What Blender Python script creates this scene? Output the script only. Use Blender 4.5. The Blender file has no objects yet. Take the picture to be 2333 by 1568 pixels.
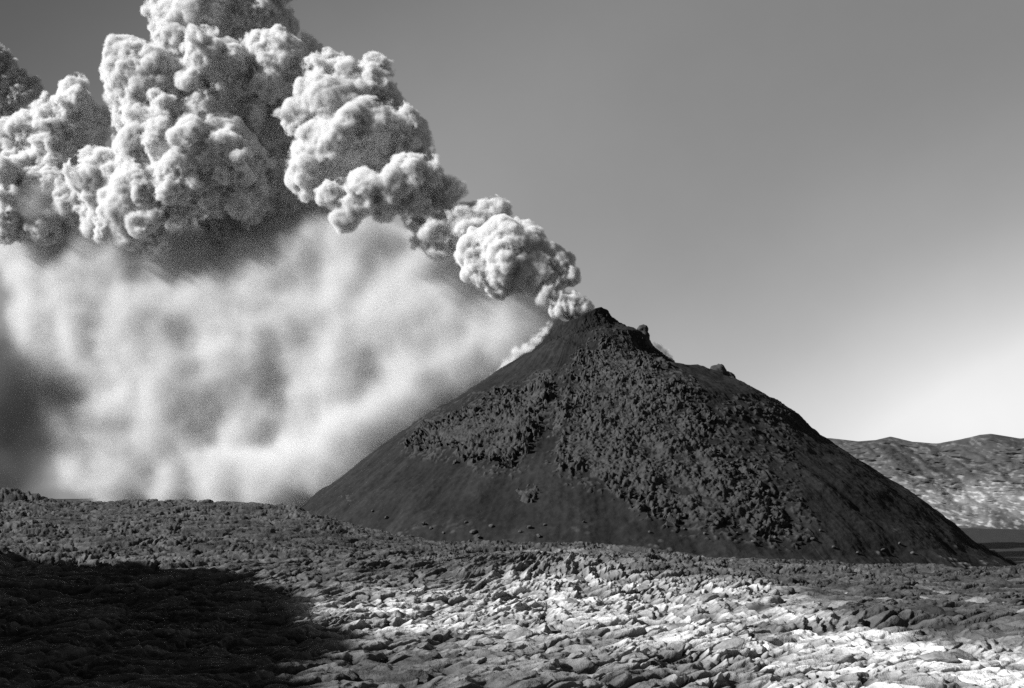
import bpy, math, random
import numpy as np
from mathutils import Vector, Matrix

R = math.radians
sc = bpy.context.scene
COL = sc.collection
rng = np.random.default_rng(7)
random.seed(7)

# ------------------------------------------------------------------ camera
F_PX = 1098.0                       # focal length in pixels of the 1024 x 688 picture
PITCH = math.atan((495 - 344) / F_PX)
EYE = 8.0
cam = bpy.data.cameras.new('camera')
cam.sensor_width = 36.0
cam.lens = 36.0 * F_PX / 1024.0
cam.clip_start, cam.clip_end = 0.5, 6000
cam_ob = bpy.data.objects.new('camera', cam)
cam_ob.location = (0, 0, EYE)
cam_ob.rotation_euler = (math.pi / 2 + PITCH, 0, 0)
COL.objects.link(cam_ob)
sc.camera = cam_ob

# ------------------------------------------------------------------ sun and sky (black-and-white picture: all light is grey)
SUN_EL, SUN_BACK = R(31), R(16)     # height; how far behind the left-right line
to_sun = Vector((-math.cos(SUN_EL) * math.cos(SUN_BACK), -math.cos(SUN_EL) * math.sin(SUN_BACK), math.sin(SUN_EL)))
sun = bpy.data.lights.new('sun', 'SUN')
sun.energy = 5.0
sun.angle = R(0.7)
sun.color = (1.0, 1.0, 1.0)
sun_ob = bpy.data.objects.new('sun', sun)
sun_ob.rotation_euler = to_sun.to_track_quat('Z', 'Y').to_euler()
sun_ob.location = (-200, -60, 200)
COL.objects.link(sun_ob)

world = bpy.data.worlds.new('World')
sc.world = world
world.use_nodes = True
nt = world.node_tree
nt.nodes.clear()
out = nt.nodes.new('ShaderNodeOutputWorld')
bg = nt.nodes.new('ShaderNodeBackground')
sky = nt.nodes.new('ShaderNodeTexSky')
sky.sky_type = 'NISHITA'
sky.sun_disc = False
sky.sun_elevation = SUN_EL
sky.sun_rotation = math.atan2(to_sun.x, to_sun.y)
sky.air_density, sky.dust_density, sky.ozone_density = 1.0, 1.0, 1.0
bw = nt.nodes.new('ShaderNodeRGBToBW')
nt.links.new(sky.outputs[0], bw.inputs[0])
# the air is brighter and thicker low over the rim on the right than overhead on the left
tc = nt.nodes.new('ShaderNodeTexCoord')
dp = nt.nodes.new('ShaderNodeVectorMath'); dp.operation = 'DOT_PRODUCT'
bright = Vector((math.sin(R(40)) * math.cos(R(25)), math.cos(R(40)) * math.cos(R(25)), -math.sin(R(25))))
dp.inputs[1].default_value = bright
nt.links.new(tc.outputs['Generated'], dp.inputs[0])
ramp = nt.nodes.new('ShaderNodeValToRGB')
cr = ramp.color_ramp
cr.interpolation = 'CARDINAL'
stops = [(0.0, 0.30), (0.10, 0.26), (0.28, 0.45), (0.47, 0.78), (0.64, 0.66), (0.707, 0.64), (0.766, 0.72), (0.819, 1.0), (0.85, 1.4), (1.0, 2.2)]
cr.elements[0].position, cr.elements[0].color = stops[0][0], (stops[0][1],) * 3 + (1,)
cr.elements[1].position, cr.elements[1].color = stops[-1][0], (stops[-1][1],) * 3 + (1,)
for p, v in stops[1:-1]:
    e = cr.elements.new(p); e.color = (v, v, v, 1)
nt.links.new(dp.outputs['Value'], ramp.inputs[0])
mul = nt.nodes.new('ShaderNodeMath'); mul.operation = 'MULTIPLY'
nt.links.new(bw.outputs[0], mul.inputs[0]); nt.links.new(ramp.outputs[0], mul.inputs[1])
cn = nt.nodes.new('ShaderNodeTexNoise'); cn.inputs['Scale'].default_value = 2.2; cn.inputs['Detail'].default_value = 6; cn.inputs['Roughness'].default_value = 0.6
nt.links.new(tc.outputs['Generated'], cn.inputs['Vector'])
cm = nt.nodes.new('ShaderNodeMapRange'); cm.inputs[1].default_value = 0.3; cm.inputs[2].default_value = 0.7; cm.inputs[3].default_value = 0.93; cm.inputs[4].default_value = 1.07
nt.links.new(cn.outputs['Fac'], cm.inputs[0])
mul2 = nt.nodes.new('ShaderNodeMath'); mul2.operation = 'MULTIPLY'
nt.links.new(mul.outputs[0], mul2.inputs[0]); nt.links.new(cm.outputs[0], mul2.inputs[1])
nt.links.new(mul2.outputs[0], bg.inputs['Color'])
bg.inputs['Strength'].default_value = 0.1
nt.links.new(bg.outputs[0], out.inputs[0])

sc.view_settings.view_transform = 'Standard'
sc.view_settings.look = 'None'
sc.view_settings.exposure = 0.7
sc.view_settings.gamma = 1.0
cy = sc.cycles
cy.max_bounces = 18
cy.diffuse_bounces = 4
cy.volume_bounces = 10
cy.volume_step_rate = 1.5
cy.transparent_max_bounces = 8
cy.use_denoising = False

# ------------------------------------------------------------------ helpers
S = 1024 / 2333.0                   # measurements were taken on a 2333 px wide view
FWD = np.array([0, math.cos(PITCH), math.sin(PITCH)])
UP = np.array([0, -math.sin(PITCH), math.cos(PITCH)])


def pix(u, v, Y):
    """point at world depth Y seen at (u, v) of the 2333 px wide view"""
    d = FWD + np.array([1.0, 0, 0]) * (u * S - 512) / F_PX - UP * (v * S - 344) / F_PX
    return np.array([0, 0, EYE]) + d * (Y / d[1])


def proj(P):
    Q = P - np.array([0, 0, EYE])
    dep = Q @ FWD
    dep = np.where(dep < 1e-3, 1e-3, dep)
    return (512 + F_PX * Q[..., 0] / dep) / S, (344 - F_PX * (Q @ UP) / dep) / S


def hsh(x, y, z, seed):
    n = (x.astype(np.int64) * 374761393 + y.astype(np.int64) * 668265263 + z.astype(np.int64) * 1440662683 + seed * 974634777) & 0xFFFFFFFF
    n = ((n ^ (n >> 13)) * 1274126177) & 0xFFFFFFFF
    n = ((n ^ (n >> 15)) * 2246822519) & 0xFFFFFFFF
    return n ^ (n >> 16)


def perlin(P, seed=0):
    i = np.floor(P).astype(np.int64)
    f = P - i
    w = f * f * f * (f * (f * 6 - 15) + 10)
    r = 0
    for dx in (0, 1):
        for dy in (0, 1):
            for dz in (0, 1):
                h = hsh(i[:, 0] + dx, i[:, 1] + dy, i[:, 2] + dz, seed)
                g = ((h & 1023) / 511.5 - 1) * (f[:, 0] - dx) + (((h >> 10) & 1023) / 511.5 - 1) * (f[:, 1] - dy) + (((h >> 20) & 1023) / 511.5 - 1) * (f[:, 2] - dz)
                r = r + g * (w[:, 0] if dx else 1 - w[:, 0]) * (w[:, 1] if dy else 1 - w[:, 1]) * (w[:, 2] if dz else 1 - w[:, 2])
    return r * 1.3


def p2(x, y, s, seed=0):
    x = np.asarray(x, float)
    return perlin(np.stack([x.ravel() / s, np.asarray(y, float).ravel() / s, np.full(x.size, 0.37)], 1), seed).reshape(x.shape)


def fbm(P, octs, seed=0, gain=0.5):
    r, a = 0, 1.0
    for o in range(octs):
        r = r + a * perlin(P * 2.03 ** o + 11.3 * o, seed + o)
        a *= gain
    return r


def worley3(P, seed=0):
    i = np.floor(P).astype(np.int64)
    F = np.full(len(P), 9.0)
    for dx in (-1, 0, 1):
        for dy in (-1, 0, 1):
            for dz in (-1, 0, 1):
                c = i + (dx, dy, dz)
                h = hsh(c[:, 0], c[:, 1], c[:, 2], seed)
                d = (c[:, 0] + 0.1 + 0.8 * (h & 1023) / 1023 - P[:, 0]) ** 2 + (c[:, 1] + 0.1 + 0.8 * ((h >> 10) & 1023) / 1023 - P[:, 1]) ** 2 + (c[:, 2] + 0.1 + 0.8 * ((h >> 20) & 1023) / 1023 - P[:, 2]) ** 2
                np.minimum(F, d, out=F)
    return np.sqrt(F)


def worley3b(P, seed=0):
    i = np.floor(P).astype(np.int64)
    F = np.full(len(P), 9.0); G = F.copy(); T = np.zeros(len(P))
    for dx in (-1, 0, 1):
        for dy in (-1, 0, 1):
            for dz in (-1, 0, 1):
                c = i + (dx, dy, dz)
                h = hsh(c[:, 0], c[:, 1], c[:, 2], seed)
                a = P - c - np.stack([0.1 + 0.8 * (h & 1023) / 1023, 0.1 + 0.8 * ((h >> 10) & 1023) / 1023, 0.1 + 0.8 * ((h >> 20) & 1023) / 1023], 1)
                d = (a * a).sum(1)
                near = d < F
                G = np.where(near, F, np.minimum(G, d))
                t = ((h >> 3) & 255) / 255 + 1.3 * (a[:, 0] * (((h >> 7) & 255) / 127.5 - 1) + a[:, 1] * (((h >> 13) & 255) / 127.5 - 1) + a[:, 2] * (((h >> 19) & 255) / 127.5 - 1))
                T = np.where(near, t, T)
                F = np.where(near, d, F)
    return np.sqrt(F), np.sqrt(G), T


def worley2(x, y, seed=0):
    """F1, F2, offset to nearest point, hash of the nearest cell"""
    sh = x.shape
    x = x.ravel(); y = y.ravel()
    ix = np.floor(x).astype(np.int64); iy = np.floor(y).astype(np.int64)
    F1 = np.full(x.size, 99.0); F2 = F1.copy()
    ox = np.zeros(x.size); oy = np.zeros(x.size); hh = np.zeros(x.size, np.int64)
    zero = np.zeros_like(ix)
    for dx in (-1, 0, 1):
        for dy in (-1, 0, 1):
            cx, cy_ = ix + dx, iy + dy
            h = hsh(cx, cy_, zero, seed)
            ax = x - (cx + 0.06 + 0.88 * (h & 1023) / 1023)
            ay = y - (cy_ + 0.06 + 0.88 * ((h >> 10) & 1023) / 1023)
            d = ax * ax + ay * ay
            near = d < F1
            F2 = np.where(near, F1, np.minimum(F2, d))
            ox = np.where(near, ax, ox); oy = np.where(near, ay, oy); hh = np.where(near, h, hh)
            F1 = np.where(near, d, F1)
    r = lambda a: a.reshape(sh)
    return r(np.sqrt(F1)), r(np.sqrt(F2)), r(ox), r(oy), r(hh)


def sstep(a, b, x):
    t = np.clip((x - a) / (b - a), 0, 1)
    return t * t * (3 - 2 * t)


def link(name, me, mat, parent=None):
    o = bpy.data.objects.new(name, me)
    me.name = name
    if mat is not None:
        me.materials.clear(); me.materials.append(mat)
    COL.objects.link(o)
    if parent is not None:
        o.parent = parent
    return o


def mesh_np(name, V, Fq, smooth=True):
    V = np.ascontiguousarray(V, np.float32); Fq = np.ascontiguousarray(Fq, np.int32)
    me = bpy.data.meshes.new(name)
    k = Fq.shape[1]
    me.vertices.add(len(V)); me.vertices.foreach_set('co', V.ravel())
    me.loops.add(Fq.size); me.loops.foreach_set('vertex_index', Fq.ravel())
    me.polygons.add(len(Fq)); me.polygons.foreach_set('loop_start', np.arange(0, Fq.size, k, dtype=np.int32))
    me.update(calc_edges=True)
    me.polygons.foreach_set('use_smooth', np.full(len(Fq), smooth))
    me.update()
    return me


def grid_faces(n, m, wrap=False):
    i = np.arange(n - 1)[:, None]
    j = np.arange(m if wrap else m - 1)[None, :]
    j2 = (j + 1) % m
    a = i * m + j; b = i * m + j2; c = (i + 1) * m + j2; d = (i + 1) * m + j
    return np.stack([a, b, c, d], -1).reshape(-1, 4)


def set_attr(me, name, vals):
    at = me.attributes.new(name, 'FLOAT', 'POINT')
    at.data.foreach_set('value', np.ascontiguousarray(vals, np.float32).ravel())


def tag(o, label=None, cat=None, group=None, kind=None):
    if label: o['label'] = label
    if cat: o['category'] = cat
    if group: o['group'] = group
    if kind: o['kind'] = kind
    return o


def inpoly(u, v, poly):
    r = np.zeros(u.shape, bool)
    n = len(poly)
    for k in range(n):
        x0, y0 = poly[k]; x1, y1 = poly[(k + 1) % n]
        if y0 == y1: continue
        c = ((y0 > v) != (y1 > v)) & (u < (x1 - x0) * (v - y0) / (y1 - y0) + x0)
        r ^= c
    return r


def polydist(u, v, poly):
    """signed distance to an outline, positive inside"""
    D = np.full(u.shape, 1e9)
    n = len(poly)
    for k in range(n):
        x0, y0 = poly[k]; x1, y1 = poly[(k + 1) % n]
        ex, ey = x1 - x0, y1 - y0
        t = np.clip(((u - x0) * ex + (v - y0) * ey) / (ex * ex + ey * ey), 0, 1)
        D = np.minimum(D, np.hypot(u - x0 - t * ex, v - y0 - t * ey))
    return np.where(inpoly(u, v, poly), D, -D)


# ------------------------------------------------------------------ materials
def rock_mat(name, base, var, scale, rough=0.9, spec=0.2, attr=None, bump=0.3, bscale=6.0, bdist=0.05):
    m = bpy.data.materials.new(name); m.use_nodes = True
    n = m.node_tree; L = n.links
    b = n.nodes['Principled BSDF']
    b.inputs['Roughness'].default_value = rough
    b.inputs['Specular IOR Level'].default_value = spec
    geo = n.nodes.new('ShaderNodeNewGeometry')
    no = n.nodes.new('ShaderNodeTexNoise'); no.inputs['Scale'].default_value = scale; no.inputs['Detail'].default_value = 6; no.inputs['Roughness'].default_value = 0.65
    L.new(geo.outputs['Position'], no.inputs['Vector'])
    mr = n.nodes.new('ShaderNodeMapRange')
    mr.inputs[1].default_value, mr.inputs[2].default_value = 0.3, 0.7
    mr.inputs[3].default_value, mr.inputs[4].default_value = 1 - var, 1 + var
    L.new(no.outputs['Fac'], mr.inputs[0])
    mu = n.nodes.new('ShaderNodeMath'); mu.operation = 'MULTIPLY'
    L.new(mr.outputs[0], mu.inputs[0])
    if attr:
        at = n.nodes.new('ShaderNodeAttribute'); at.attribute_name = attr
        L.new(at.outputs['Fac'], mu.inputs[1])
    else:
        mu.inputs[1].default_value = base
    L.new(mu.outputs[0], b.inputs['Base Color'])
    n2 = n.nodes.new('ShaderNodeTexNoise'); n2.inputs['Scale'].default_value = bscale; n2.inputs['Detail'].default_value = 5; n2.inputs['Roughness'].default_value = 0.7
    L.new(geo.outputs['Position'], n2.inputs['Vector'])
    bp = n.nodes.new('ShaderNodeBump'); bp.inputs['Strength'].default_value = bump; bp.inputs['Distance'].default_value = bdist
    L.new(n2.outputs['Fac'], bp.inputs['Height']); L.new(bp.outputs[0], b.inputs['Normal'])
    return m


def steam_mat(name, albedo):
    m = bpy.data.materials.new(name); m.use_nodes = True
    n = m.node_tree; L = n.links
    b = n.nodes['Principled BSDF']
    b.inputs['Roughness'].default_value = 1.0
    b.inputs['Specular IOR Level'].default_value = 0.0
    b.inputs['Base Color'].default_value = (albedo, albedo, albedo, 1)
    return m


M_lava = rock_mat('lava_crust_rock', 0.1, 0.35, 1.3, rough=0.75, spec=0.3, attr='albedo', bump=0.9, bscale=4.0, bdist=0.15)
M_cinder = rock_mat('cinder', 0.03, 0.3, 0.8, rough=1.0, spec=0.05, attr='albedo', bump=0.8, bscale=2.5, bdist=0.12)
M_block = rock_mat('blocky_lava', 0.041, 0.5, 0.9, rough=0.9, spec=0.15, bump=0.7, bscale=2.0, bdist=0.25)
M_wall = rock_mat('crater_wall_rock', 0.2, 0.4, 0.12, rough=0.95, spec=0.1, attr='albedo', bump=0.7, bscale=0.5, bdist=0.6)
M_slab = rock_mat('slab_rock', 0.2, 0.45, 2.0, rough=0.85, spec=0.2, bump=0.8, bscale=3.0, bdist=0.12)
M_boulder = rock_mat('boulder_rock', 0.06, 0.4, 2.0, rough=0.85, spec=0.2, bump=0.6, bscale=4.0, bdist=0.08)
def vapour_mat(name, density, color, nscale, erode, soft, aniso=0.0, detail=3.0):
    """steam: the fill value fades in over the outer band and turbulence eats into it"""
    m = bpy.data.materials.new(name); m.use_nodes = True
    n = m.node_tree; L = n.links
    n.nodes.remove(n.nodes['Principled BSDF'])
    pv = n.nodes.new('ShaderNodeVolumePrincipled')
    pv.inputs['Color'].default_value = (color, color, color, 1)
    pv.inputs['Anisotropy'].default_value = aniso
    pv.inputs['Density Attribute'].default_value = ''
    at = n.nodes.new('ShaderNodeAttribute'); at.attribute_name = 'density'
    geo = n.nodes.new('ShaderNodeNewGeometry')
    no = n.nodes.new('ShaderNodeTexNoise'); no.inputs['Scale'].default_value = nscale
    no.inputs['Detail'].default_value = detail; no.inputs['Roughness'].default_value = 0.62
    L.new(geo.outputs['Position'], no.inputs['Vector'])
    k = n.nodes.new('ShaderNodeMapRange'); k.inputs[1].default_value = 0.25; k.inputs[2].default_value = 0.75
    k.inputs[3].default_value = 0.0; k.inputs[4].default_value = erode
    L.new(no.outputs['Fac'], k.inputs[0])
    nl = n.nodes.new('ShaderNodeTexNoise'); nl.inputs['Scale'].default_value = nscale * 0.13; nl.inputs['Detail'].default_value = 1.0
    L.new(geo.outputs['Position'], nl.inputs['Vector'])
    kl = n.nodes.new('ShaderNodeMapRange'); kl.inputs[1].default_value = 0.38; kl.inputs[2].default_value = 0.62
    kl.inputs[3].default_value = 0.45; kl.inputs[4].default_value = 1.7
    L.new(nl.outputs['Fac'], kl.inputs[0])
    km = n.nodes.new('ShaderNodeMath'); km.operation = 'MULTIPLY'
    L.new(k.outputs[0], km.inputs[0]); L.new(kl.outputs[0], km.inputs[1])
    sb = n.nodes.new('ShaderNodeMath'); sb.operation = 'SUBTRACT'
    L.new(at.outputs['Fac'], sb.inputs[0]); L.new(km.outputs[0], sb.inputs[1])
    sm = n.nodes.new('ShaderNodeMapRange'); sm.interpolation_type = 'SMOOTHSTEP'
    sm.inputs[1].default_value = 0.0; sm.inputs[2].default_value = soft
    sm.inputs[3].default_value = 0.0; sm.inputs[4].default_value = density
    L.new(sb.outputs[0], sm.inputs[0])
    L.new(sm.outputs[0], pv.inputs['Density'])
    L.new(pv.outputs[0], n.nodes['Material Output'].inputs['Volume'])
    return m


def fog_volume(name, src, voxel, band, mat):
    """a volume filled from a closed surface, fading in over the outer band"""
    g = bpy.data.node_groups.new(name, 'GeometryNodeTree')
    g.interface.new_socket('Geometry', in_out='INPUT', socket_type='NodeSocketGeometry')
    g.interface.new_socket('Geometry', in_out='OUTPUT', socket_type='NodeSocketGeometry')
    i = g.nodes.new('NodeGroupInput'); o = g.nodes.new('NodeGroupOutput')
    oi = g.nodes.new('GeometryNodeObjectInfo'); oi.transform_space = 'ORIGINAL'; oi.inputs['Object'].default_value = src
    mv = g.nodes.new('GeometryNodeMeshToVolume'); mv.resolution_mode = 'VOXEL_SIZE'
    mv.inputs['Voxel Size'].default_value = voxel
    mv.inputs['Density'].default_value = 1.0
    mv.inputs['Interior Band Width'].default_value = band
    sm = g.nodes.new('GeometryNodeSetMaterial'); sm.inputs['Material'].default_value = mat
    g.links.new(oi.outputs['Geometry'], mv.inputs['Mesh']); g.links.new(mv.outputs[0], sm.inputs[0]); g.links.new(sm.outputs[0], o.inputs[0])
    vol = bpy.data.volumes.new(name)
    vol.materials.append(mat)
    v = bpy.data.objects.new(name, vol)
    COL.objects.link(v)
    md = v.modifiers.new('fog', 'NODES'); md.node_group = g
    return v


M_vapour = vapour_mat('vapour', 3.0, 0.89, 0.7, 0.5, 0.7)
M_mist = vapour_mat('mist', 0.42, 0.83, 0.085, 0.25, 0.8, detail=6)
M_wisp = vapour_mat('wisp', 1.0, 0.95, 0.8, 0.6, 0.6)
M_smoke = vapour_mat('smoke', 3.0, 0.72, 0.5, 0.7, 0.4)
M_thin = vapour_mat('thin', 0.22, 0.25, 0.06, 0.6, 0.8)
M_steam = steam_mat('dense_steam', 0.72)
M_dark_steam = steam_mat('ash_laden_steam', 0.35)

# ------------------------------------------------------------------ ground: one sheet, dense where the camera looks
CR_U = np.array([-500, 0, 150, 250, 296, 364, 439, 570, 746, 878, 966, 1024, 1300, 1800])
CR_V = np.array([500, 500, 500, 504, 509, 530, 546, 548, 557, 566, 572, 569, 563, 559])
CR_Y = np.array([200, 200, 200, 198, 190, 165, 152, 148, 142, 137, 132, 134, 140, 150])
ASH_Z = -8.0


def build_ground():
    fine = R(31)
    ang = np.concatenate([np.linspace(-math.pi, -fine, 160, endpoint=False), np.linspace(-fine, fine, 1700), np.linspace(fine, math.pi, 160, endpoint=False)[1:]])
    d1 = np.linspace(1.0, 40, 60, endpoint=False)
    t = np.linspace(1 / 40, 1 / 215, 1000)
    d2 = 1 / t
    d3 = np.geomspace(215.5, 5000, 90)
    d = np.concatenate([d1, d2, d3])
    D, A = np.meshgrid(d, ang, indexing='ij')
    X = D * np.sin(A); Y = D * np.cos(A)
    # edge of the young lava and its height, by bearing
    front = np.cos(A) > 0.3
    U = np.where(front, 512 + 1108 * np.tan(np.clip(A, -1.2, 1.2)), np.where(A > 0, 1800, -500))
    cd = np.interp(U, CR_U, CR_Y); cv = np.interp(U, CR_U, CR_V) + 3
    cz = EYE - (cv - 495) / 1108 * cd
    cz = np.where(front, cz, 0.0)
    dn = np.where(front, D * np.cos(A), D)
    base = np.interp(D, [0, 1, 20, 40, 60, 75], [6.3, 6.3, 3.0, 0.25, 0.0, 0.0])
    rise = sstep(70, 1, dn * 0 + 1) * 0 + np.clip((dn - 70) / (cd - 70), 0, 1) ** 1.25
    Z = base + rise * (cz - base)
    # mound of pale lava in the middle distance, hollow behind it
    Z += 1.5 * np.exp(-((X - 6) / 20) ** 2 - ((Y - 104) / 13) ** 2)
    Z += 1.0 * np.exp(-((X - 34) / 16) ** 2 - ((Y - 66) / 9) ** 2)
    Z += 1.2 * np.exp(-((X + 34) / 14) ** 2 - ((Y - 118) / 9) ** 2)
    Z -= 0.9 * np.exp(-((X + 2) / 40) ** 2 - ((Y - 128) / 8) ** 2)
    wob = 5 * p2(X, Y, 18, 5)
    lava = 1 - sstep(0, 16, dn - cd + wob * 0.6)
    beyond = sstep(0, 22, dn - cd)
    Z = Z * (1 - beyond) + ASH_Z * beyond
    big = 0.9 * p2(X, Y, 26, 1) + 0.5 * p2(X, Y, 11, 2)
    Z += big * (0.25 + 0.75 * lava) * sstep(6, 45, D)
    # crust: lobes, tilted plates, ropes, rubble
    wx = X + 2.2 * p2(X, Y, 6.5, 11) + 0.7 * p2(X, Y, 2.2, 13)
    wy = Y + 2.2 * p2(X, Y, 6.5, 12) + 0.7 * p2(X, Y, 2.2, 14)
    ca, sa = math.cos(R(14)), math.sin(R(14))
    fx = wx * ca + wy * sa; fy = -wx * sa + wy * ca
    f1, f2, ox, oy, hh = worley2(fx / 7.0, fy / 3.4, 21)
    lobe = np.sqrt(np.clip(1 - (f1 / 0.85) ** 2, 0, 1)) * (0.5 + 0.9 * ((hh >> 5) & 255) / 255)
    g1, g2, gx, gy, gh = worley2(fx / 3.6 + 7, fy / 1.9 + 3, 22)
    plate = (((gh & 255) / 127.5 - 1) * gx + (((gh >> 8) & 255) / 127.5 - 1) * gy) * 0.85 + ((gh >> 16) & 255) / 255 * 0.35
    crack = 1 - sstep(0.0, 0.16, g2 - g1)
    small = np.sqrt(np.clip(1 - (g1 / 0.8) ** 2, 0, 1))
    k1, k2, kx, ky, kh = worley2(fx / 1.7, fy / 0.9, 23)
    peb = np.sqrt(np.clip(1 - (k1 / 0.8) ** 2, 0, 1)) * (0.3 + ((kh >> 4) & 255) / 255)
    rough = sstep(-0.35, 0.2, p2(X, Y, 13, 31) + 0.4 * p2(X, Y, 5, 32))
    rope_ph = (fy * 2.1 + 1.6 * p2(X, Y, 2.8, 33) * 4 + ox * 3)
    rope = np.abs(np.sin(rope_ph))
    lip = f2 - f1
    gap = 1 - sstep(0.0, 0.13, lip)
    def shingle(sp, ang_, seed, wob_):
        c, q = math.cos(ang_), math.sin(ang_)
        ph = (X * c + Y * q) / sp + wob_ * p2(X * 0.45, Y, sp * 2.2, seed) + 0.5 * wob_ * p2(X * 0.7, Y, sp * 0.8, seed + 1)
        fr = ph - np.floor(ph)
        am = 0.35 + 0.65 * (hsh(np.floor(ph).ravel().astype(np.int64), np.zeros(ph.size, np.int64), np.zeros(ph.size, np.int64), seed) & 255).reshape(ph.shape) / 255
        return np.where(fr < 0.82, fr / 0.82, (1 - fr) / 0.18) * am
    m1 = sstep(-0.3, 0.3, p2(X, Y, 9, 35)); m2 = sstep(-0.3, 0.3, p2(X, Y, 5, 40))
    sh1 = shingle(3.4, R(62), 201, 2.2)
    sh2 = shingle(1.3, R(40), 203, 2.0)
    sh3 = shingle(0.62, R(75), 205, 1.8)
    rg = 1 - np.abs(fbm(np.stack([(fx / 4.2).ravel(), (fy / 2.0).ravel(), fx.ravel() * 0], 1), 4, 207, 0.42)).reshape(X.shape) * 1.6
    kplate = (((kh & 255) / 127.5 - 1) * kx + (((kh >> 8) & 255) / 127.5 - 1) * ky) * 0.3
    kcrack = 1 - sstep(0.0, 0.2, k2 - k1)
    near = sstep(130, 60, D)
    # long folds fanning out from the swelling in the middle distance
    fr_, fa_ = np.hypot(X - 8, Y - 116), np.arctan2(X - 8, 116 - Y)
    fw = p2(X, Y, 12, 221)
    fan = 1 - np.abs(fbm(np.stack([(fr_ / 9 + fw).ravel(), (fa_ * 15 + 1.1 * fw + 0.5 * p2(X, Y, 3.5, 222)).ravel(), fr_.ravel() * 0], 1), 4, 223, 0.55)).reshape(X.shape) * 1.9
    fan = np.clip(fan, -0.3, 1) * sstep(2, 14, fr_) * sstep(118, 108, Y)
    det = 0.34 * lobe - 0.30 * gap + 0.36 * fan + 0.26 * sh1 * m1 + 0.13 * sh2 * (1 - 0.6 * m2) + 0.05 * sh3 * near
    det += (0.12 + 0.25 * rough) * rg + rough * (0.22 * plate - 0.24 * crack) + (0.25 + 0.5 * rough) * (0.28 * kplate - 0.14 * kcrack)
    det += (0.3 + 0.7 * near) * (0.045 * p2(X, Y * 1.6, 0.55, 36) * (0.4 + rough) + 0.03 * p2(X, Y, 0.25, 37)) + 0.10 * rope * (1 - rough)
    fade = sstep(8, 42, D)
    Z += det * lava * fade * (1.0 + 0.35 * sstep(85, 140, D))
    lean = np.clip(det - 0.2, 0, 1.6) * lava * fade * (1 - 0.5 * sstep(90, 140, D))
    Z += (1 - lava) * (0.06 * p2(X, Y, 1.1, 38) + 0.25 * p2(X, Y, 4, 39))
    # high spur of the crater rim left of the camera: it shades the near left ground
    xr = -57 - 0.2 * (Y - 40) + 5 * p2(Y, Y * 0, 23, 41)
    hr = 29 * np.interp(Y, [-1000, 80, 88, 95, 102, 109, 2000], [1, 1, 0.84, 0.58, 0.28, 0, 0]) * sstep(-260, -120, Y) + 3.0 * p2(X, Y, 12, 42)
    prof = np.clip(1 - np.abs(X - xr) / np.where(X > xr, 24, 50), 0, 1)
    spur = np.clip(hr, 0, None) * prof ** 0.9
    spur = spur + 1.2 * p2(X, Y, 5, 43) * sstep(2, 8, spur)
    Z += np.clip(spur, 0, None)
    V = np.stack([X + 0.45 * lean, Y - 0.6 * lean, Z], -1)      # crust lips hang over their hollows
    u, v = proj(V)
    # colour of the rock, plus some painted shade: weathered pale crust in the middle and right, fresh dark crust behind and around
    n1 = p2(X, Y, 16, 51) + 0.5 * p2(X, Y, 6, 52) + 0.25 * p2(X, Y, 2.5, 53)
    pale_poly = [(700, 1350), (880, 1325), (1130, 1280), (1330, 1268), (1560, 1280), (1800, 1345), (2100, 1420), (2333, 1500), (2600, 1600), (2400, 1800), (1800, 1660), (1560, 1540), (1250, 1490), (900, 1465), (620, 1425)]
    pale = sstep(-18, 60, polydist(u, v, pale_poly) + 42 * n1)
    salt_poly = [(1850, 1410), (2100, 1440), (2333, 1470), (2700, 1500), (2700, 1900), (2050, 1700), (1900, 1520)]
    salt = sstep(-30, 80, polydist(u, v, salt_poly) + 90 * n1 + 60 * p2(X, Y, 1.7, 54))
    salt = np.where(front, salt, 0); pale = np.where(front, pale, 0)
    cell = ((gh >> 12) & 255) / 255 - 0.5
    alb = 0.075 + 0.10 * sstep(1390, 1490, v) * sstep(650, 950, u) * front + 0.33 * pale + 0.22 * salt * (0.4 + 0.6 * sstep(0.1, 0.6, lobe))  # near grey left off on the left: darker colour deepens the spur's shadow
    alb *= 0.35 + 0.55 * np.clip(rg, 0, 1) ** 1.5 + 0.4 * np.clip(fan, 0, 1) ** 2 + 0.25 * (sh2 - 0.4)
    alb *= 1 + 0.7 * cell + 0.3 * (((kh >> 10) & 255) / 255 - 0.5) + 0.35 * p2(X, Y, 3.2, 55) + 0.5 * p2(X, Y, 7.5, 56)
    alb *= 1 - 0.75 * np.maximum(gap, np.maximum(crack * rough, 0.6 * kcrack))          # shade of the gaps and cracks painted into the colour
    alb = alb * lava + 0.018 * (1 - lava)
    alb = np.clip(alb, 0.02, 0.8)
    n, m = D.shape
    # centre cap closes the sheet under the camera
    Vf = np.concatenate([V.reshape(-1, 3), [[0, 0, 6.3]]])
    me = mesh_np('ground', Vf, grid_faces(n, m, wrap=True)[:, ::-1])
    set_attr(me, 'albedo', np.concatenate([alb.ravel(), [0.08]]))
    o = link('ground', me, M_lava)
    tag(o, kind='structure')
    return (D, A, Z)


GROUND = build_ground()


def ground_z(x, y):
    D, A, Z = GROUND
    d = math.hypot(x, y); a = math.atan2(x, y)
    i = int(np.clip(np.searchsorted(D[:, 0], d), 1, len(D) - 1)); j = int(np.clip(np.searchsorted(A[0], a), 1, A.shape[1] - 1))
    return float(Z[i - 1:i + 1, j - 1:j + 1].mean())


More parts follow.
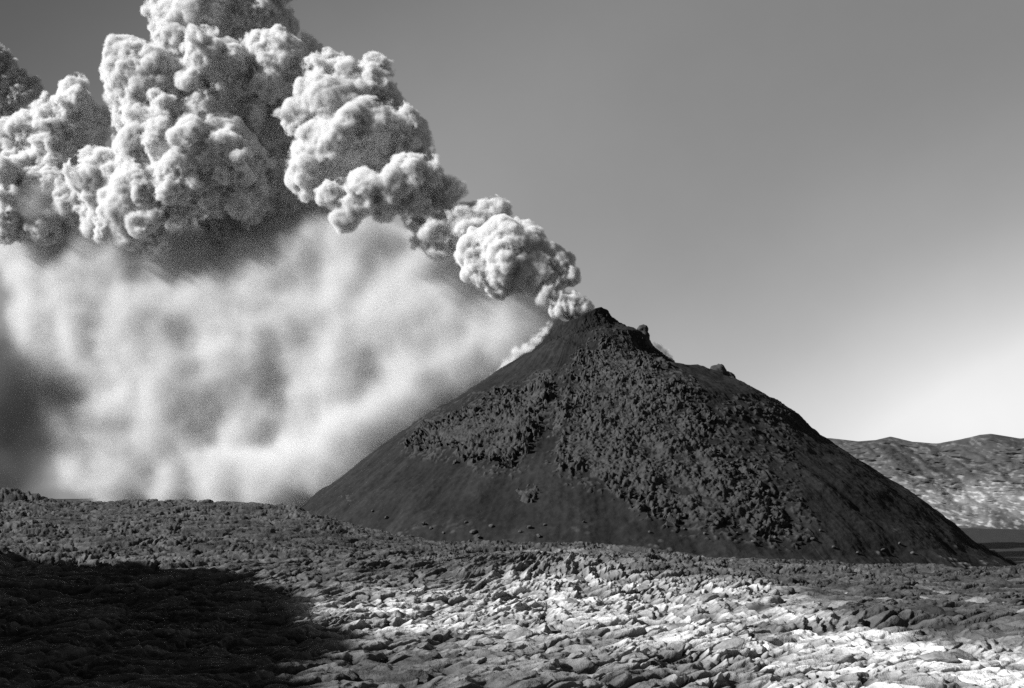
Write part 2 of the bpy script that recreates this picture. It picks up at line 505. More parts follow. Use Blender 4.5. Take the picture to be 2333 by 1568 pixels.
# ------------------------------------------------------------------ crater wall far behind
def build_wall():
    tu = np.array([-3000, -900, -300, 0, 60, 130, 300, 900, 1500, 1840, 1900, 1960, 2000, 2035, 2085, 2140, 2190, 2240, 2265, 2333, 2500, 3000, 4000, 7000])
    tv = np.array([1140, 1140, 1140, 1140, 1140, 1140, 1130, 1100, 1010, 985, 990, 999, 996, 987, 1001, 1006, 998, 988, 986, 998, 985, 960, 950, 900])
    ang = np.linspace(R(-68), R(72), 2200)
    U = (512 + 1108 * np.tan(ang)) / S
    top = EYE - (np.interp(U, tu, tv) * S - 495) / 1108
    dist = np.interp(U, [-3000, -300, 300, 1000, 1900, 2600, 5000], [330, 340, 420, 620, 600, 560, 420])
    rows = 300
    t = np.concatenate([np.linspace(0, 1, rows), [1.02, 1.06, 1.2]])
    T, A = np.meshgrid(t, ang, indexing='ij')
    Dm = np.broadcast_to(dist, T.shape)
    tz = np.broadcast_to((top - EYE) * dist + EYE, T.shape)
    zb = ASH_Z - 1
    s_ = np.clip(T, 0, 1)
    # talus below, cliff above
    prof = np.interp(s_, [0, 0.12, 0.35, 0.7, 0.9, 1], [0, 0.05, 0.25, 0.64, 0.9, 1.0])
    Z = zb + (tz - zb) * prof
    arc = A * Dm
    P = np.stack([arc.ravel(), Z.ravel(), np.zeros(arc.size)], 1)
    gull = (np.abs(fbm(np.stack([(P[:, 0] + 0.9 * P[:, 1]) / 58, P[:, 1] / 120, P[:, 2]], 1), 5, 61, 0.5)) * 34).reshape(T.shape)
    tilt = Z + arc * 0.22 + 3 * fbm(P / 25.0, 2, 67).reshape(T.shape)
    strat = fbm(np.stack([arc.ravel() / 14, tilt.ravel() / 2.2, arc.ravel() * 0], 1), 4, 62).reshape(T.shape)
    blk = fbm(np.stack([arc.ravel() / 6, Z.ravel() / 4, arc.ravel() * 0], 1), 3, 66).reshape(T.shape)
    fin = fbm(np.stack([arc.ravel() / 2.6, tilt.ravel() / 1.6, arc.ravel() * 0], 1), 3, 68).reshape(T.shape)
    back = s_ * 74 * np.interp(s_, [0, 0.15, 1], [1.0, 1.0, 0.95]) + np.clip(T - 1, 0, 1) * 160
    env = np.minimum(1, s_ * 5) * (1 - 0.6 * sstep(0.93, 1.0, T))
    r = Dm + back - gull * env + (strat * 1.6 + blk * 1.5 + fin * 1.1) * env
    Z = Z + env * (0.3 * strat) - np.clip(T - 1, 0, 1) * 60
    X = r * np.sin(A); Y = r * np.cos(A)
    V = np.stack([X, Y, Z], -1)
    # scale each ray so that its crest keeps its bearing height
    n3 = fbm(np.stack([arc.ravel() / 30, tilt.ravel() / 9, arc.ravel() * 0], 1), 4, 63).reshape(T.shape)
    upper = sstep(0.52, 0.7, s_ + 0.12 * n3)
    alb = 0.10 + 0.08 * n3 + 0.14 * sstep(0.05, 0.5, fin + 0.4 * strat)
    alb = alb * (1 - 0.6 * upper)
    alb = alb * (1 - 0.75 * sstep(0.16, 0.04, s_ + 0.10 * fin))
    alb = np.clip(alb, 0.05, 0.5)
    me = mesh_np('crater_wall', V.reshape(-1, 3), grid_faces(*T.shape))
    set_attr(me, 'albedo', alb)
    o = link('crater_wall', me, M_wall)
    tag(o, 'long rugged crater wall of pale layered rock behind the dark cone', 'crater wall', kind='structure')


build_wall()

# ------------------------------------------------------------------ the cone
YC = 230.0
CX = pix(1325, 800, YC)[0]
LEFT = [(1262, 728), (1236, 762), (1200, 800), (1120, 862), (990, 938), (860, 1022), (760, 1095), (675, 1152), (560, 1235), (420, 1310)]
RIGHT = [(1385, 708), (1400, 726), (1418, 742), (1436, 753), (1456, 758), (1472, 766), (1481, 782), (1490, 798), (1530, 822), (1575, 846), (1590, 849), (1650, 852), (1668, 859), (1725, 887), (1800, 921), (1850, 961), (1880, 990), (1960, 1050), (2060, 1120), (2150, 1182), (2215, 1226), (2300, 1264), (2420, 1292), (2700, 1310)]


RIGHT = [(u - 36 * float(np.interp(v, [800, 862, 1000, 1130], [0, 1, 1, 0])), v) for u, v in RIGHT]      # allowance for lumps on the slope


def to_rz(pts, sgn):
    r, z = [], []
    for u, v in pts:
        p = pix(u, v, YC)
        rr = (p[0] - CX) * sgn
        k = math.sqrt(max(0.5, 1 - (rr / YC) ** 2))
        r.append(rr * k)
        z.append(p[2])
    return np.array(r), np.array(z)


rL, zL = to_rz(LEFT, -1)
rR, zR = to_rz(RIGHT, 1)
ZB = -11.0


def cone_rz(s, th):
    """radius and height at s (0 rim .. 1 foot) and bearing th"""
    w = 0.5 + 0.5 * np.cos(th)
    w = w * w * (3 - 2 * w)
    a = zL[0] + (ZB - zL[0]) * s
    b = zR[0] + (ZB - zR[0]) * s
    ra = np.interp(-a, -zL, rL); rb = np.interp(-b, -zR, rR)
    return ra * (1 - w) + rb * w, a * (1 - w) + b * w


BLOCKS = {
    'main': [(1345, 778), (1400, 775), (1460, 800), (1530, 850), (1600, 930), (1660, 1010), (1720, 1090), (1800, 1150), (1830, 1200), (1800, 1232), (1700, 1215), (1560, 1200), (1480, 1170), (1430, 1120), (1360, 1115), (1290, 1080), (1265, 1030), (1280, 960), (1300, 900), (1310, 830)],
    'left': [(1240, 872), (1262, 905), (1240, 960), (1205, 1010), (1170, 1070), (1120, 1060), (1060, 1040), (1000, 1030), (930, 1020), (960, 985), (1060, 935), (1150, 900)],
    'knob': [(1180, 1120), (1210, 1100), (1235, 1108), (1228, 1140), (1195, 1152)],
    'low': [(770, 1135), (800, 1112), (825, 1115), (800, 1150)],
    'neck': [(1280, 880), (1310, 850), (1300, 960), (1270, 1010), (1240, 1000), (1255, 930)],
}


def largest_piece(fq, nv):
    lab = np.arange(nv)
    for _ in range(4000):
        m_ = lab[fq].min(1)
        new = lab.copy()
        for k in range(4):
            np.minimum.at(new, fq[:, k], m_)
        new = new[new]
        if (new == lab).all():
            break
        lab = new
    f = lab[fq[:, 0]]
    ids, cnt = np.unique(f, return_counts=True)
    return fq[f == ids[cnt.argmax()]]


def build_cone():
    s = np.concatenate([np.linspace(0, 1, 560)])
    th = np.concatenate([np.linspace(-math.pi - 0.35, 0.35, 1300, endpoint=False), np.linspace(0.35, math.pi - 0.35, 220, endpoint=False)])
    Sg, TH = np.meshgrid(s, th, indexing='ij')
    r, z = cone_rz(Sg, TH)
    X = CX + r * np.cos(TH); Y = YC + r * np.sin(TH); Z = z
    Z = Z - (1.5 * np.exp(-((np.angle(np.exp(1j * (TH + 2.0)))) / 0.55) ** 2) + 0.35 * p2(X, Y, 1.6, 79)) * np.exp(-Sg / 0.03)   # broken rim, lowest where the steam spills
    P = np.stack([X, Y, Z], -1)
    N = np.stack([np.cos(TH) * 0.57, np.sin(TH) * 0.57, np.full_like(TH, 0.82)], -1)
    flat = P.reshape(-1, 3)
    u, v = proj(P)
    # rills run straight down the slope
    rill = perlin(np.stack([TH.ravel() * 16, Sg.ravel() * 2.0, Sg.ravel() * 0], 1), 70).reshape(TH.shape) * 0.6 + perlin(np.stack([TH.ravel() * 60, Sg.ravel() * 3.0, Sg.ravel() * 0], 1), 71).reshape(TH.shape) * 0.22
    lump = fbm(flat / 9.0, 3, 72).reshape(TH.shape)
    fine = fbm(flat / 0.8, 2, 74).reshape(TH.shape)
    mid_ = fbm(flat / 2.6, 3, 73).reshape(TH.shape)
    d = 0.5 * rill * sstep(0.05, 0.3, Sg) + 0.7 * lump * sstep(0.0, 0.06, Sg) + 0.10 * fine + 0.12 * mid_ * sstep(0.75, 0.35, Sg) * sstep(-0.4, 0.4, np.cos(TH)) * sstep(0, 0.05, Sg)
    w1 = worley3(flat / 1.15, 75).reshape(TH.shape)
    w2 = worley3(flat / 2.6, 76).reshape(TH.shape)
    wq = flat + 0.5 * np.stack([perlin(flat / 1.6 + o, 170 + o) for o in (0, 1, 2)], 1)
    blocky = 0
    for L_, amp_, sd_ in ((2.0, 0.17, 175), (0.9, 0.19, 176), (0.5, 0.19, 177)):
        b1, b2, bt = worley3b(wq / L_, sd_)
        blocky = blocky + amp_ * (bt * sstep(0, 0.25, b2 - b1) + 0.25 * np.sqrt(np.clip(1 - (b1 / 0.85) ** 2, 0, 1)))
    coarse = fbm(flat / 5.0, 3, 179).reshape(TH.shape)
    blocky = blocky.reshape(TH.shape) * (0.4 + 0.8 * sstep(-0.35, 0.35, coarse)) + 0.35 * coarse + 0.14 * fbm(flat / 0.55, 2, 178).reshape(TH.shape)
    cap = 1 - sstep(0.05, 0.14, Sg + 0.03 * lump + 0.03 * np.cos(TH - 0.4))
    d = d + cap * (0.8 * blocky - 0.7) * sstep(0.0, 0.02, Sg)
    apron = sstep(2150, 1900, u) * 0 + sstep(0.70, 0.9, Sg)
    stones = np.clip(0.62 - w1, 0, 1) * sstep(0.1, 0.5, fbm(flat / 6, 2, 77).reshape(TH.shape))
    d = d + 0.8 * stones * apron
    cellr = np.clip(worley3b(wq / 0.95, 176)[2], 0, 1).reshape(TH.shape)
    sdm = np.maximum(polydist(u, v, BLOCKS['main'] + []), polydist(u, v, BLOCKS['left']))
    loose = sstep(-34, 10, sdm + 16 * lump) * 0.7 + 0.22 * sstep(1500, 1650, u) * sstep(1900, 1700, u) * sstep(860, 960, v) * sstep(1200, 1100, v)
    loose = sstep(0.0, 0.08, cellr - 1.02 + np.clip(loose, 0, 0.6) * 0.75) * (np.sin(TH) < 0.3)
    d = d + loose * (0.16 + 0.28 * blocky)
    V = P + N * d[..., None]
    tracks = perlin(np.stack([TH.ravel() * 150, Sg.ravel() * 2.5, Sg.ravel() * 0], 1), 78).reshape(TH.shape)
    alb = 0.020 + 0.007 * lump + 0.012 * rill + 0.03 * cap * sstep(0.3, 0.9, blocky * 0.6)
    alb = alb + 0.05 * sstep(0.42, 0.6, tracks) * sstep(0.35, 0.8, Sg) * sstep(0.1, 0.6, np.cos(TH)) + 0.10 * sstep(0.1, 0.3, stones) * apron
    alb = np.clip(alb + 0.022 * loose, 0.015, 0.16)
    # crater: the sheet turns in over the rim and down
    rows = []
    for k, (kr, dz) in enumerate([(0.30, -7.0), (0.5, -5.5), (0.72, -3.0), (0.86, -1.1), (0.95, -0.2)]):
        q = V[0].copy(); q[:, 0] = CX + (q[:, 0] - CX) * kr; q[:, 1] = YC + (q[:, 1] - YC) * kr; q[:, 2] += dz
        rows.append(q)
    V2 = np.concatenate([np.array(rows), V])
    A2 = np.concatenate([np.full((5, len(th)), 0.03), alb])
    me = mesh_np('volcano', V2.reshape(-1, 3), grid_faces(len(s) + 5, len(th), wrap=True)[:, ::-1])
    set_attr(me, 'albedo', A2)
    cone = link('volcano', me, M_cinder)
    tag(cone, 'steep black cinder cone streaming white steam from its summit crater', 'volcano')
    # sheets of blocky lava lying on the slope
    for key, poly in BLOCKS.items():
        pu = np.array(poly)
        warp = 26 * fbm(flat / 5.0, 3, 80).reshape(TH.shape) + 36 * (cellr - 0.6)
        sd = polydist(u, v, poly) + (warp if key in ('main', 'left') else 0.35 * warp)
        front = np.sin(TH) < 0.35
        thick = {'main': 1.3, 'left': 2.2, 'knob': 1.6, 'low': 1.0, 'neck': 1.2}[key]
        edge = {'main': 26.0, 'left': 14.0, 'knob': 8.0, 'low': 8.0, 'neck': 14.0}[key]
        env = np.clip(sd / edge, -1, 1)
        dd = d + np.where(env > 0, sstep(0, 1, env), env) * thick * 0.45 + np.clip(env * 3, 0, 1) * (blocky * 1.15 - 0.45) - 0.12
        keep = (sd > -9) & front
        fq = grid_faces(len(s), len(th), wrap=True)[:, ::-1]
        fq = largest_piece(fq[keep.ravel()[fq].all(1)], keep.size)
        used, inv = np.unique(fq, return_inverse=True)
        VV = (P + N * dd[..., None]).reshape(-1, 3)[used]
        b = link('lava_crust', mesh_np('lava_crust', VV, inv.reshape(-1, 4)), M_block, cone)
    return cone


volcano = build_cone()


def rock_mesh(name, size, seed, sub=4, sharp=0.25):
    """an angular boulder: a sphere cut by random planes, then roughened"""
    import bmesh
    bm = bmesh.new()
    bmesh.ops.create_icosphere(bm, subdivisions=sub, radius=1.0)
    co = np.array([v.co[:] for v in bm.verts])
    rs = np.random.default_rng(seed)
    for _ in range(14):
        n = rs.normal(size=3); n /= np.linalg.norm(n)
        h = rs.uniform(0.55, 0.9)
        dd = co @ n - h
        co = co - np.where(dd > 0, dd, 0)[:, None] * n * 0.92
    co = co * (1 + 0.16 * fbm(co * 1.7 + seed, 3, seed)[:, None] + sharp * 0.25 * fbm(co * 5 + seed, 2, seed + 3)[:, None])
    co = co * np.array(size)
    f = np.array([[v.index for v in fc.verts] for fc in bm.faces])
    bm.free()
    return mesh_np(name, co, f)


def build_cone_parts(cone):
    # crooked spire on the shoulder right of the summit
    p = pix(1463, 800, YC - 6)
    n, m = 40, 36
    h = np.linspace(0, 1, n); a = np.linspace(0, 2 * math.pi, m, endpoint=False)
    H, Aa = np.meshgrid(h, a, indexing='ij')
    height = 6.6
    rad = np.interp(H, [0, 0.25, 0.5, 0.68, 0.76, 0.86, 0.95, 1.0], [3.6, 2.8, 1.9, 1.25, 1.05, 1.25, 0.95, 0.05])
    bx = np.interp(H, [0, 0.5, 0.8, 1], [0, 0.1, 0.5, 0.35])
    X = p[0] + bx + rad * np.cos(Aa) * np.where(np.cos(Aa) < 0, 1.0 + 0.5 * (1 - H), 0.75); Y = p[1] + rad * np.sin(Aa) * 0.9; Z = p[2] - 1.0 + H * height
    V = np.stack([X, Y, Z], -1).reshape(-1, 3)
    c = np.array([p[0], p[1], 0])
    out_ = V - c; out_[:, 2] = 0
    out_ /= np.linalg.norm(out_, axis=1)[:, None] + 1e-6
    V = V + out_ * (0.45 * fbm(V / 1.4, 3, 90)[:, None])
    link('rock_spire', mesh_np('rock_spire', V, grid_faces(n, m, wrap=True)), M_block, cone)
    # steep-sided knob on the right shoulder
    for (u, v, Y, sz, sd) in [(1598, 860, YC - 4, (1.8, 2.0, 1.7), 6), (1614, 858, YC - 4, (2.0, 2.2, 1.9), 7), (1634, 860, YC - 4, (2.2, 2.4, 2.9), 5), (1652, 868, YC - 4, (2.3, 2.4, 2.0), 10), (1676, 880, YC - 4, (2.4, 2.2, 1.6), 11), (1513, 829, YC - 3, (2.2, 2.0, 1.7), 8)]:
        q = pix(u, v, Y)
        me = rock_mesh('rock_knob', sz, sd)
        o = link('rock_knob', me, M_block, cone)
        o.location = q


build_cone_parts(volcano)


# ------------------------------------------------------------------ steam: closed billowing bodies
def ico_template(sub):
    import bmesh
    bm = bmesh.new(); bmesh.ops.create_icosphere(bm, subdivisions=sub, radius=1.0)
    co = np.array([v.co[:] for v in bm.verts]); f = np.array([[v.index for v in fc.verts] for fc in bm.faces])
    bm.free()
    return co, f


ICO = ico_template(3)


def steam_body(name, blobs, mat, parent, voxel=0.3, octs=((7.0, 1.6), (3.2, 1.0), (1.5, 0.48), (0.75, 0.2)), seed=0, kids=12, smooth=4, band=1.7, vmat=None, shrink=2.2, warp=1.0, core=True, grow=0.7, swell=0.0):
    """union of the blobs (u, v, radius in px of the 2333 view, depth), voxel-joined, then swollen into cauliflower billows"""
    rs = np.random.default_rng(seed + 100)
    sph = []
    blobs = [(u, v, r + swell * F_PX / S / Y, Y) for (u, v, r, Y) in blobs]
    inner = [(pix(u, v, Y), max(0.3, r * S / F_PX * Y - shrink)) for (u, v, r, Y) in blobs]
    for (u, v, r, Y) in blobs:
        c = pix(u, v, Y); rad = r * S / F_PX * Y
        sph.append((c, rad))
        for _ in range(kids):
            n = rs.normal(size=3); n /= np.linalg.norm(n)
            k = rs.uniform(0.2, 0.42)
            ck, rk = c + n * rad * (1.0 - 0.5 * k), rad * k
            sph.append((ck, rk))
            for _ in range(3):
                n2 = rs.normal(size=3) + n; n2 /= np.linalg.norm(n2)
                k2 = rs.uniform(0.3, 0.55)
                sph.append((ck + n2 * rk * (1.0 - 0.4 * k2), rk * k2))
    def joined(balls, vox, it):
        co, f = ICO
        V = np.concatenate([c + co * r for c, r in balls])
        Fq = np.concatenate([f + i * len(co) for i in range(len(balls))])
        tmp = link('tmp', mesh_np('tmp', V, Fq), None)
        m = tmp.modifiers.new('r', 'REMESH'); m.mode = 'VOXEL'; m.voxel_size = vox
        sm = tmp.modifiers.new('s', 'SMOOTH'); sm.iterations = it; sm.factor = 0.5
        dg = bpy.context.evaluated_depsgraph_get()
        me = bpy.data.meshes.new_from_object(tmp.evaluated_get(dg))
        bpy.data.objects.remove(tmp)
        me.polygons.foreach_set('use_smooth', np.full(len(me.polygons), True))
        return me
    core_me = joined(inner, max(voxel, 0.5), 10)
    me = joined(sph, voxel, smooth)
    n = len(me.vertices)
    P = np.empty(n * 3, np.float32); me.vertices.foreach_get('co', P); P = P.reshape(-1, 3).astype(float)
    if warp:
        for L, a in ((14.0, 3.6), (5.5, 1.7), (2.4, 0.6)):
            P = P + warp * a * np.stack([perlin(P / L + 3.7 * o, seed + 30 + o) for o in (0, 1, 2)], 1)
        me.vertices.foreach_set('co', P.astype(np.float32).ravel()); me.update()
        nc = len(core_me.vertices)
        C_ = np.empty(nc * 3, np.float32); core_me.vertices.foreach_get('co', C_); C_ = C_.reshape(-1, 3).astype(float); C0 = C_
        for L, a in ((14.0, 3.6), (5.5, 1.7), (2.4, 0.6)):
            C_ = C_ + warp * a * np.stack([perlin(C_ / L + 3.7 * o, seed + 30 + o) for o in (0, 1, 2)], 1)
        core_me.vertices.foreach_set('co', C_.astype(np.float32).ravel()); core_me.update()
    P0 = P.copy()
    soft = sstep(-0.35, 0.35, perlin(P0 / 9.0, seed + 40))
    for k, (L, amp) in enumerate(octs):
        N = np.empty(n * 3, np.float32)
        me.vertex_normals.foreach_get('vector', N); N = N.reshape(-1, 3)
        Q = P0 / L + 0.35 * np.stack([perlin(P0 / L * 0.9 + o, seed + 50 + o) for o in (0, 1, 2)], 1)
        w = worley3(Q, seed + k)
        b = 0.6 * np.sqrt(np.clip(1 - (w / 0.85) ** 2, 0, 1)) + 0.9 * np.abs(perlin(Q * 0.8, seed + 70 + k)) - 0.45
        a = amp * (1 if k == 0 else (0.35 + 0.95 * soft))
        P = P + N * (b * a)[:, None]
        me.vertices.foreach_set('co', P.astype(np.float32).ravel()); me.update()
    N = np.empty(n * 3, np.float32); me.vertex_normals.foreach_get('vector', N); N = N.reshape(-1, 3)
    P = P + N * (grow + 0.16 * fbm(P0 / 0.9, 2, seed + 60))[:, None]
    me.vertices.foreach_set('co', P.astype(np.float32).ravel()); me.update()
    me.polygons.foreach_set('use_smooth', np.full(len(me.polygons), True))
    src = bpy.data.objects.new(name + '_surface', me)
    vap = fog_volume('vapour' if core else name, src, voxel, band, vmat or M_vapour)
    if not core:
        return vap
    core = link(name, core_me, mat, parent)
    vap.parent = core
    return core


def empty(name, loc):
    o = bpy.data.objects.new(name, None); o.location = loc; COL.objects.link(o)
    return o


def parts_of(root, bodies):
    bpy.context.view_layer.update()
    for b in bodies:
        b.parent = root
        b.matrix_parent_inverse = Matrix.Translation(root.location).inverted()


def build_plume():
    bodies = []
    # rising column, from the vent up and to the left
    col = [(1335, 704, 12, 229), (1300, 708, 13, 229), (1272, 712, 14, 229), (1305, 697, 24, 231), (1340, 695, 17, 231), (1275, 690, 24, 231), (1245, 672, 26, 231), (1255, 655, 36, 232), (1293, 634, 26, 232), (1250, 605, 42, 233), (1205, 615, 48, 232), (1190, 570, 48, 233), (1150, 600, 55, 232),
           (1130, 555, 60, 234), (1100, 610, 45, 234), (1085, 575, 40, 235), (1130, 640, 38, 234), (1180, 545, 34, 236)]
    bodies.append(steam_body('vent_column', col, M_steam, None, voxel=0.24, octs=((3.0, 0.8), (1.5, 0.5), (0.75, 0.25)), seed=1, band=0.9, warp=0.6, shrink=1.5))
    col2 = [(770, 445, 30, 243), (790, 495, 28, 243), (1062, 560, 38, 242), (960, 470, 45, 244), (1110, 490, 44, 244), (1060, 510, 55, 244), (1000, 520, 48, 244), (1010, 560, 36, 245), (1120, 515, 30, 246), (1030, 430, 38, 246), (990, 420, 44, 245), (930, 430, 60, 244), (880, 450, 48, 244), (830, 440, 46, 243), (800, 470, 28, 242), (1050, 425, 22, 248), (960, 540, 26, 246)]
    bodies.append(steam_body('billow', col2, M_steam, None, seed=2, octs=((4.0, 1.0), (2.0, 0.65), (1.0, 0.35)), warp=0.8))
    col3 = [(900, 320, 80, 260), (930, 360, 55, 262), (820, 320, 90, 257), (770, 350, 75, 254), (730, 330, 65, 254), (715, 400, 48, 253), (720, 430, 32, 253), (690, 270, 55, 255), (760, 250, 85, 257), (820, 200, 65, 260), (770, 170, 55, 260), (860, 240, 55, 263), (840, 165, 40, 262)]
    bodies.append(steam_body('billow', col3, M_steam, None, seed=3))
    top = [(640, 140, 60, 285), (610, 120, 45, 283), (670, 170, 55, 287), (630, 190, 50, 284), (580, 60, 80, 295), (640, 55, 45, 298), (690, 110, 40, 296), (520, 20, 80, 293), (470, 60, 85, 290), (420, 100, 70, 288), (390, 40, 45, 290), (470, 130, 62, 280), (520, 130, 38, 280), (440, 180, 40, 280), (310, 160, 65, 286), (290, 190, 45, 285), (350, 190, 85, 286), (390, 240, 70, 287), (320, 240, 55, 286), (600, -40, 70, 298), (500, -60, 90, 295), (400, -20, 40, 292)]
    bodies.append(steam_body('billow', top, M_steam, None, seed=4))
    mid = [(300, 520, 42, 284), (350, 545, 30, 284), (250, 500, 46, 286), (380, 500, 50, 284), (330, 560, 24, 286), (230, 440, 50, 286), (210, 420, 45, 288), (560, 460, 50, 284), (530, 220, 62, 288), (500, 260, 60, 286), (570, 270, 55, 290), (400, 330, 95, 284), (330, 340, 75, 284), (470, 330, 90, 282), (520, 350, 75, 281), (540, 400, 55, 282), (420, 420, 85, 282), (330, 420, 80, 283), (260, 420, 55, 286), (290, 470, 55, 282), (340, 490, 45, 281), (390, 520, 30, 281), (230, 380, 45, 288), (300, 300, 45, 288), (480, 440, 55, 283)]
    bodies.append(steam_body('billow', mid, M_steam, None, seed=5))
    back = [(610, 330, 80, 300), (640, 420, 90, 300), (580, 470, 80, 298), (690, 470, 60, 300), (660, 530, 50, 300), (730, 520, 45, 302), (520, 510, 55, 294), (620, 250, 60, 301)]
    bodies.append(steam_body('billow', back, M_steam, None, seed=6, octs=((7.0, 1.2), (3.2, 0.6), (1.4, 0.25))))
    root = empty('steam_plume', pix(1320, 712, 231))
    tag(root, 'tall plume of billowing white steam rising leftward from the summit crater', 'steam plume')
    parts_of(root, bodies)
    left = [(60, 400, 60, 310), (120, 450, 70, 306), (180, 470, 65, 302), (100, 510, 55, 302), (225, 500, 45, 298), (170, 230, 45, 313), (150, 260, 50, 312), (190, 270, 45, 314), (110, 300, 70, 312), (60, 300, 50, 311), (180, 320, 55, 314), (130, 370, 75, 312), (90, 410, 60, 311), (200, 400, 45, 312), (30, 300, 30, 311), (245, 262, 14, 318), (265, 268, 12, 318), (100, 480, 50, 314), (150, 470, 45, 314)]
    o = steam_body('steam_cloud', left, M_steam, None, seed=7)
    tag(o, 'rounded white steam cloud left of the main plume with dark sky above it', 'steam cloud')
    edge = [(12, 400, 46, 300), (32, 450, 50, 300), (24, 505, 44, 300), (0, 440, 50, 304)]
    o = steam_body('steam_cloud', edge, M_steam, None, seed=8)
    tag(o, 'small pale steam puff at the left edge below the rounded cloud', 'steam cloud')
    dk = [(10, 190, 50, 330), (50, 215, 38, 330), (-40, 180, 80, 332), (30, 235, 30, 330), (0, 240, 40, 330)]
    o = steam_body('ash_cloud', dk, M_dark_steam, None, vmat=M_smoke, seed=9, band=3.0, octs=((5.0, 0.8), (2.0, 0.3), (0.9, 0.1)))
    tag(o, 'dark grey smoke cloud cut by the left edge above the white clouds', 'smoke cloud')
    # broad soft bank drifting down behind the left flank
    bank = [(120, 470, 55, 304), (210, 490, 55, 304), (50, 500, 45, 308), (300, 510, 45, 300), (640, 1090, 80, 260), (760, 1060, 75, 258), (540, 1100, 70, 268), (290, 545, 50, 300), (400, 560, 55, 298), (540, 570, 60, 292), (660, 575, 60, 286), (780, 560, 50, 280), (20, 540, 60, 322), (980, 880, 70, 264), (1080, 830, 60, 260), (870, 970, 70, 264), (1000, 820, 70, 268), (90, 560, 55, 318), (80, 640, 45, 318), (165, 530, 50, 314), (260, 560, 60, 310), (190, 880, 100, 312), (330, 940, 120, 306), (200, 1010, 80, 316), (130, 800, 70, 316), (300, 1090, 90, 312), (520, 1120, 90, 300), (900, 980, 110, 283), (760, 1080, 100, 290), (1050, 900, 100, 275), (1160, 820, 70, 264), (640, 1090, 110, 296), (420, 1080, 100, 307), (200, 700, 110, 318), (880, 680, 120, 284), (400, 760, 190, 308), (700, 800, 200, 293), (950, 760, 170, 280), (620, 640, 130, 297), (780, 1000, 170, 289), (560, 1010, 170, 300), (300, 680, 170, 312), (130, 620, 90, 313), (480, 640, 130, 304), (600, 760, 200, 298), (780, 660, 130, 289), (870, 600, 90, 282), (960, 640, 90, 276), (1060, 690, 80, 264), (1150, 720, 60, 252), (980, 780, 160, 277), (820, 860, 200, 287), (480, 900, 200, 304), (450, 1030, 130, 305), (620, 1040, 180, 297), (850, 1000, 150, 285), (1100, 830, 120, 269), (880, 575, 62, 284), (960, 600, 62, 280), (800, 560, 60, 288), (260, 800, 110, 315), (560, 560, 70, 294), (130, 720, 90, 317), (420, 560, 70, 297), (230, 560, 80, 304), (1200, 760, 70, 250), (720, 560, 60, 284)]
    o = steam_body('steam_bank', bank, M_steam, None, seed=10, voxel=0.8, octs=((16.0, 2.2), (7.0, 1.1), (3.0, 0.4)), kids=6, smooth=3, band=10.0, vmat=M_mist, shrink=14.0, warp=1.3, grow=0.0, swell=5.0)
    tag(o, 'broad soft bank of white steam drifting low behind the left flank of the cone', 'steam bank')
    thin = [(140, 1090, 45, 226), (70, 900, 60, 226), (40, 900, 130, 226), (70, 1000, 105, 226), (-40, 1000, 140, 226), (130, 1050, 70, 226), (20, 1090, 130, 226), (-20, 780, 90, 226), (-60, 880, 140, 226)]
    o = steam_body('ash_haze', thin, None, None, seed=12, voxel=1.0, octs=((14.0, 3.0), (6.0, 1.6), (3.0, 0.8)), kids=6, smooth=8, band=10.0, vmat=M_thin, warp=1.8, core=False, grow=0.0, swell=4.0)
    tag(o, 'thin dark smoke trailing low over the left end of the lava field', 'smoke', kind='stuff')
    tr = random.Random(3)
    tu, tv_ = [1000, 1085, 1120, 1150, 1178, 1206, 1232, 1256], [926, 878, 856, 836, 812, 788, 764, 742]
    trail = [(u + tr.uniform(-6, 6), v + tr.uniform(-6, 4), tr.uniform(9, 17) * (0.75 + 0.3 * (u - 1000) / 256), 229) for u, v in zip(np.linspace(1120, 1256, 22), np.interp(np.linspace(1120, 1256, 22), tu, tv_))]
    o = steam_body('steam_trail', trail, None, None, seed=14, voxel=0.35, octs=((3.0, 0.7), (1.4, 0.4)), kids=4, smooth=6, band=2.2, vmat=M_wisp, warp=0.5, core=False, grow=0.9)
    tag(o, 'thin steam trail hugging the upper left flank of the cone', 'steam')
    wisp = [(1500, 796, 12, 224), (1515, 806, 14, 224), (1530, 818, 13, 224), (1490, 786, 7, 224)]
    o = steam_body('steam_wisp', wisp, None, None, seed=13, voxel=0.25, octs=((1.5, 0.4), (0.7, 0.2)), kids=5, smooth=2, band=1.2, vmat=M_wisp, warp=0.3, core=False, grow=0.3)
    tag(o, 'faint steam wisp leaking from the right shoulder of the cone', 'steam')


build_plume()


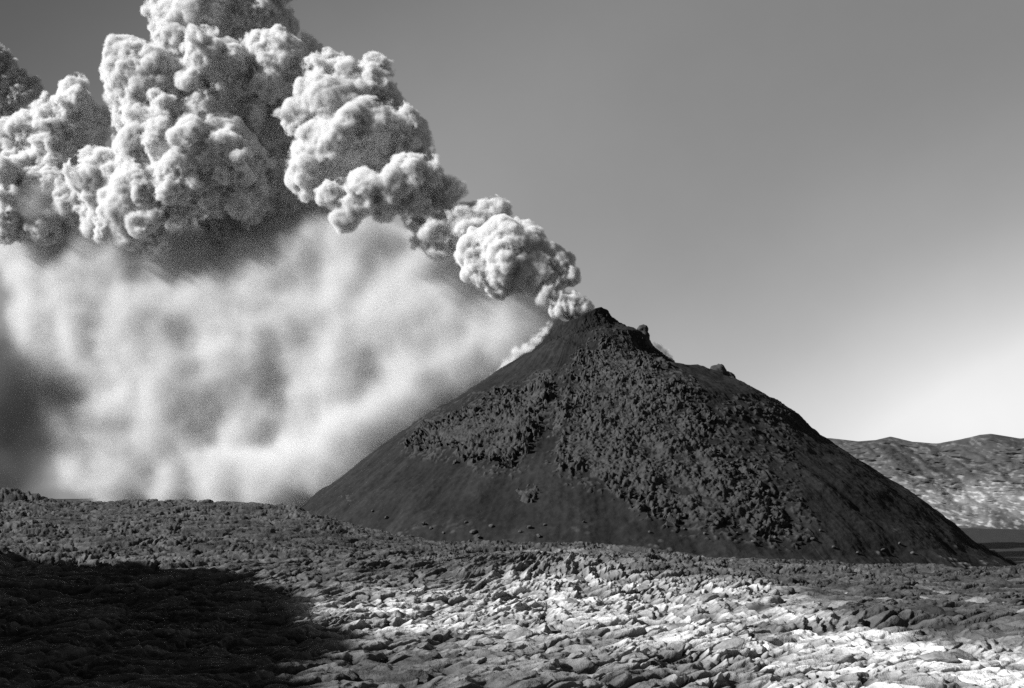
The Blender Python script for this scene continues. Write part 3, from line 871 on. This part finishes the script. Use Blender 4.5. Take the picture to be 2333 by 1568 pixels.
# ------------------------------------------------------------------ loose rocks
def scatter_rocks():
    protos = [rock_mesh('boulder', (1.0, 0.8, 0.75), 21 + k, sub=3) for k in range(4)]
    slabs = [rock_mesh('lava_block', (1.25, 0.8, 0.42), 31 + k, sub=4) for k in range(5)]
    for m in protos + slabs:
        m.materials.append(M_boulder if m in protos else M_slab)
    # stones that rolled to the front foot of the cone
    co = np.empty(len(volcano.data.vertices) * 3, np.float32); volcano.data.vertices.foreach_get('co', co); co = co.reshape(-1, 3)
    front = co[co[:, 1] < YC]
    fu, fv = proj(front)
    spots = [(965, 1196, 7), (982, 1204, 5), (1062, 1192, 5), (1078, 1214, 9), (1092, 1226, 6), (1118, 1200, 6), (1186, 1214, 6), (1206, 1204, 8), (1226, 1222, 6), (1240, 1196, 4), (1605, 1218, 5), (1560, 1206, 4), (1715, 1236, 5), (1766, 1226, 5), (1680, 1216, 4), (1850, 1230, 6), (1900, 1248, 5), (1868, 1210, 4), (1955, 1262, 5), (2010, 1255, 6), (2050, 1240, 5), (2078, 1262, 5), (1480, 1212, 4), (1330, 1190, 4), (1010, 1214, 4), (880, 1180, 5), (850, 1165, 4)]
    for k, (u, v, r) in enumerate(spots):
        i = int(np.argmin((fu - u) ** 2 + (fv - v) ** 2))
        p = front[i]
        o = bpy.data.objects.new('boulder', protos[k % 4]); COL.objects.link(o)
        sz = r * S / F_PX * p[1]
        o.location = (p[0], p[1] - 0.1, p[2] + 0.35 * sz); o.scale = (sz, sz, sz)
        o.rotation_euler = (random.uniform(-0.4, 0.4), random.uniform(-0.4, 0.4), random.uniform(0, 6.28))
        tag(o, 'small grey boulder resting on black ash at the foot of the cone', 'boulder', 'boulders at the foot of the cone')
    n = 0
    while n < 60:
        y = 46 + 42 * random.random() ** 1.4
        x = random.uniform(-0.16, 0.47) * y
        if x < -0.15 * y + 3: continue
        o = bpy.data.objects.new('lava_block', slabs[n % 5]); COL.objects.link(o)
        sz = random.uniform(0.25, 0.75)
        o.location = (x, y, ground_z(x, y) + 0.12 * sz); o.scale = (sz, sz, sz)
        o.rotation_euler = (random.uniform(-0.45, 0.45), random.uniform(-0.45, 0.45), random.uniform(-0.8, 0.8))
        tag(o, 'loose slab of broken lava crust lying in the sunlit foreground', 'lava block', 'loose lava slabs in the foreground')
        n += 1


scatter_rocks()
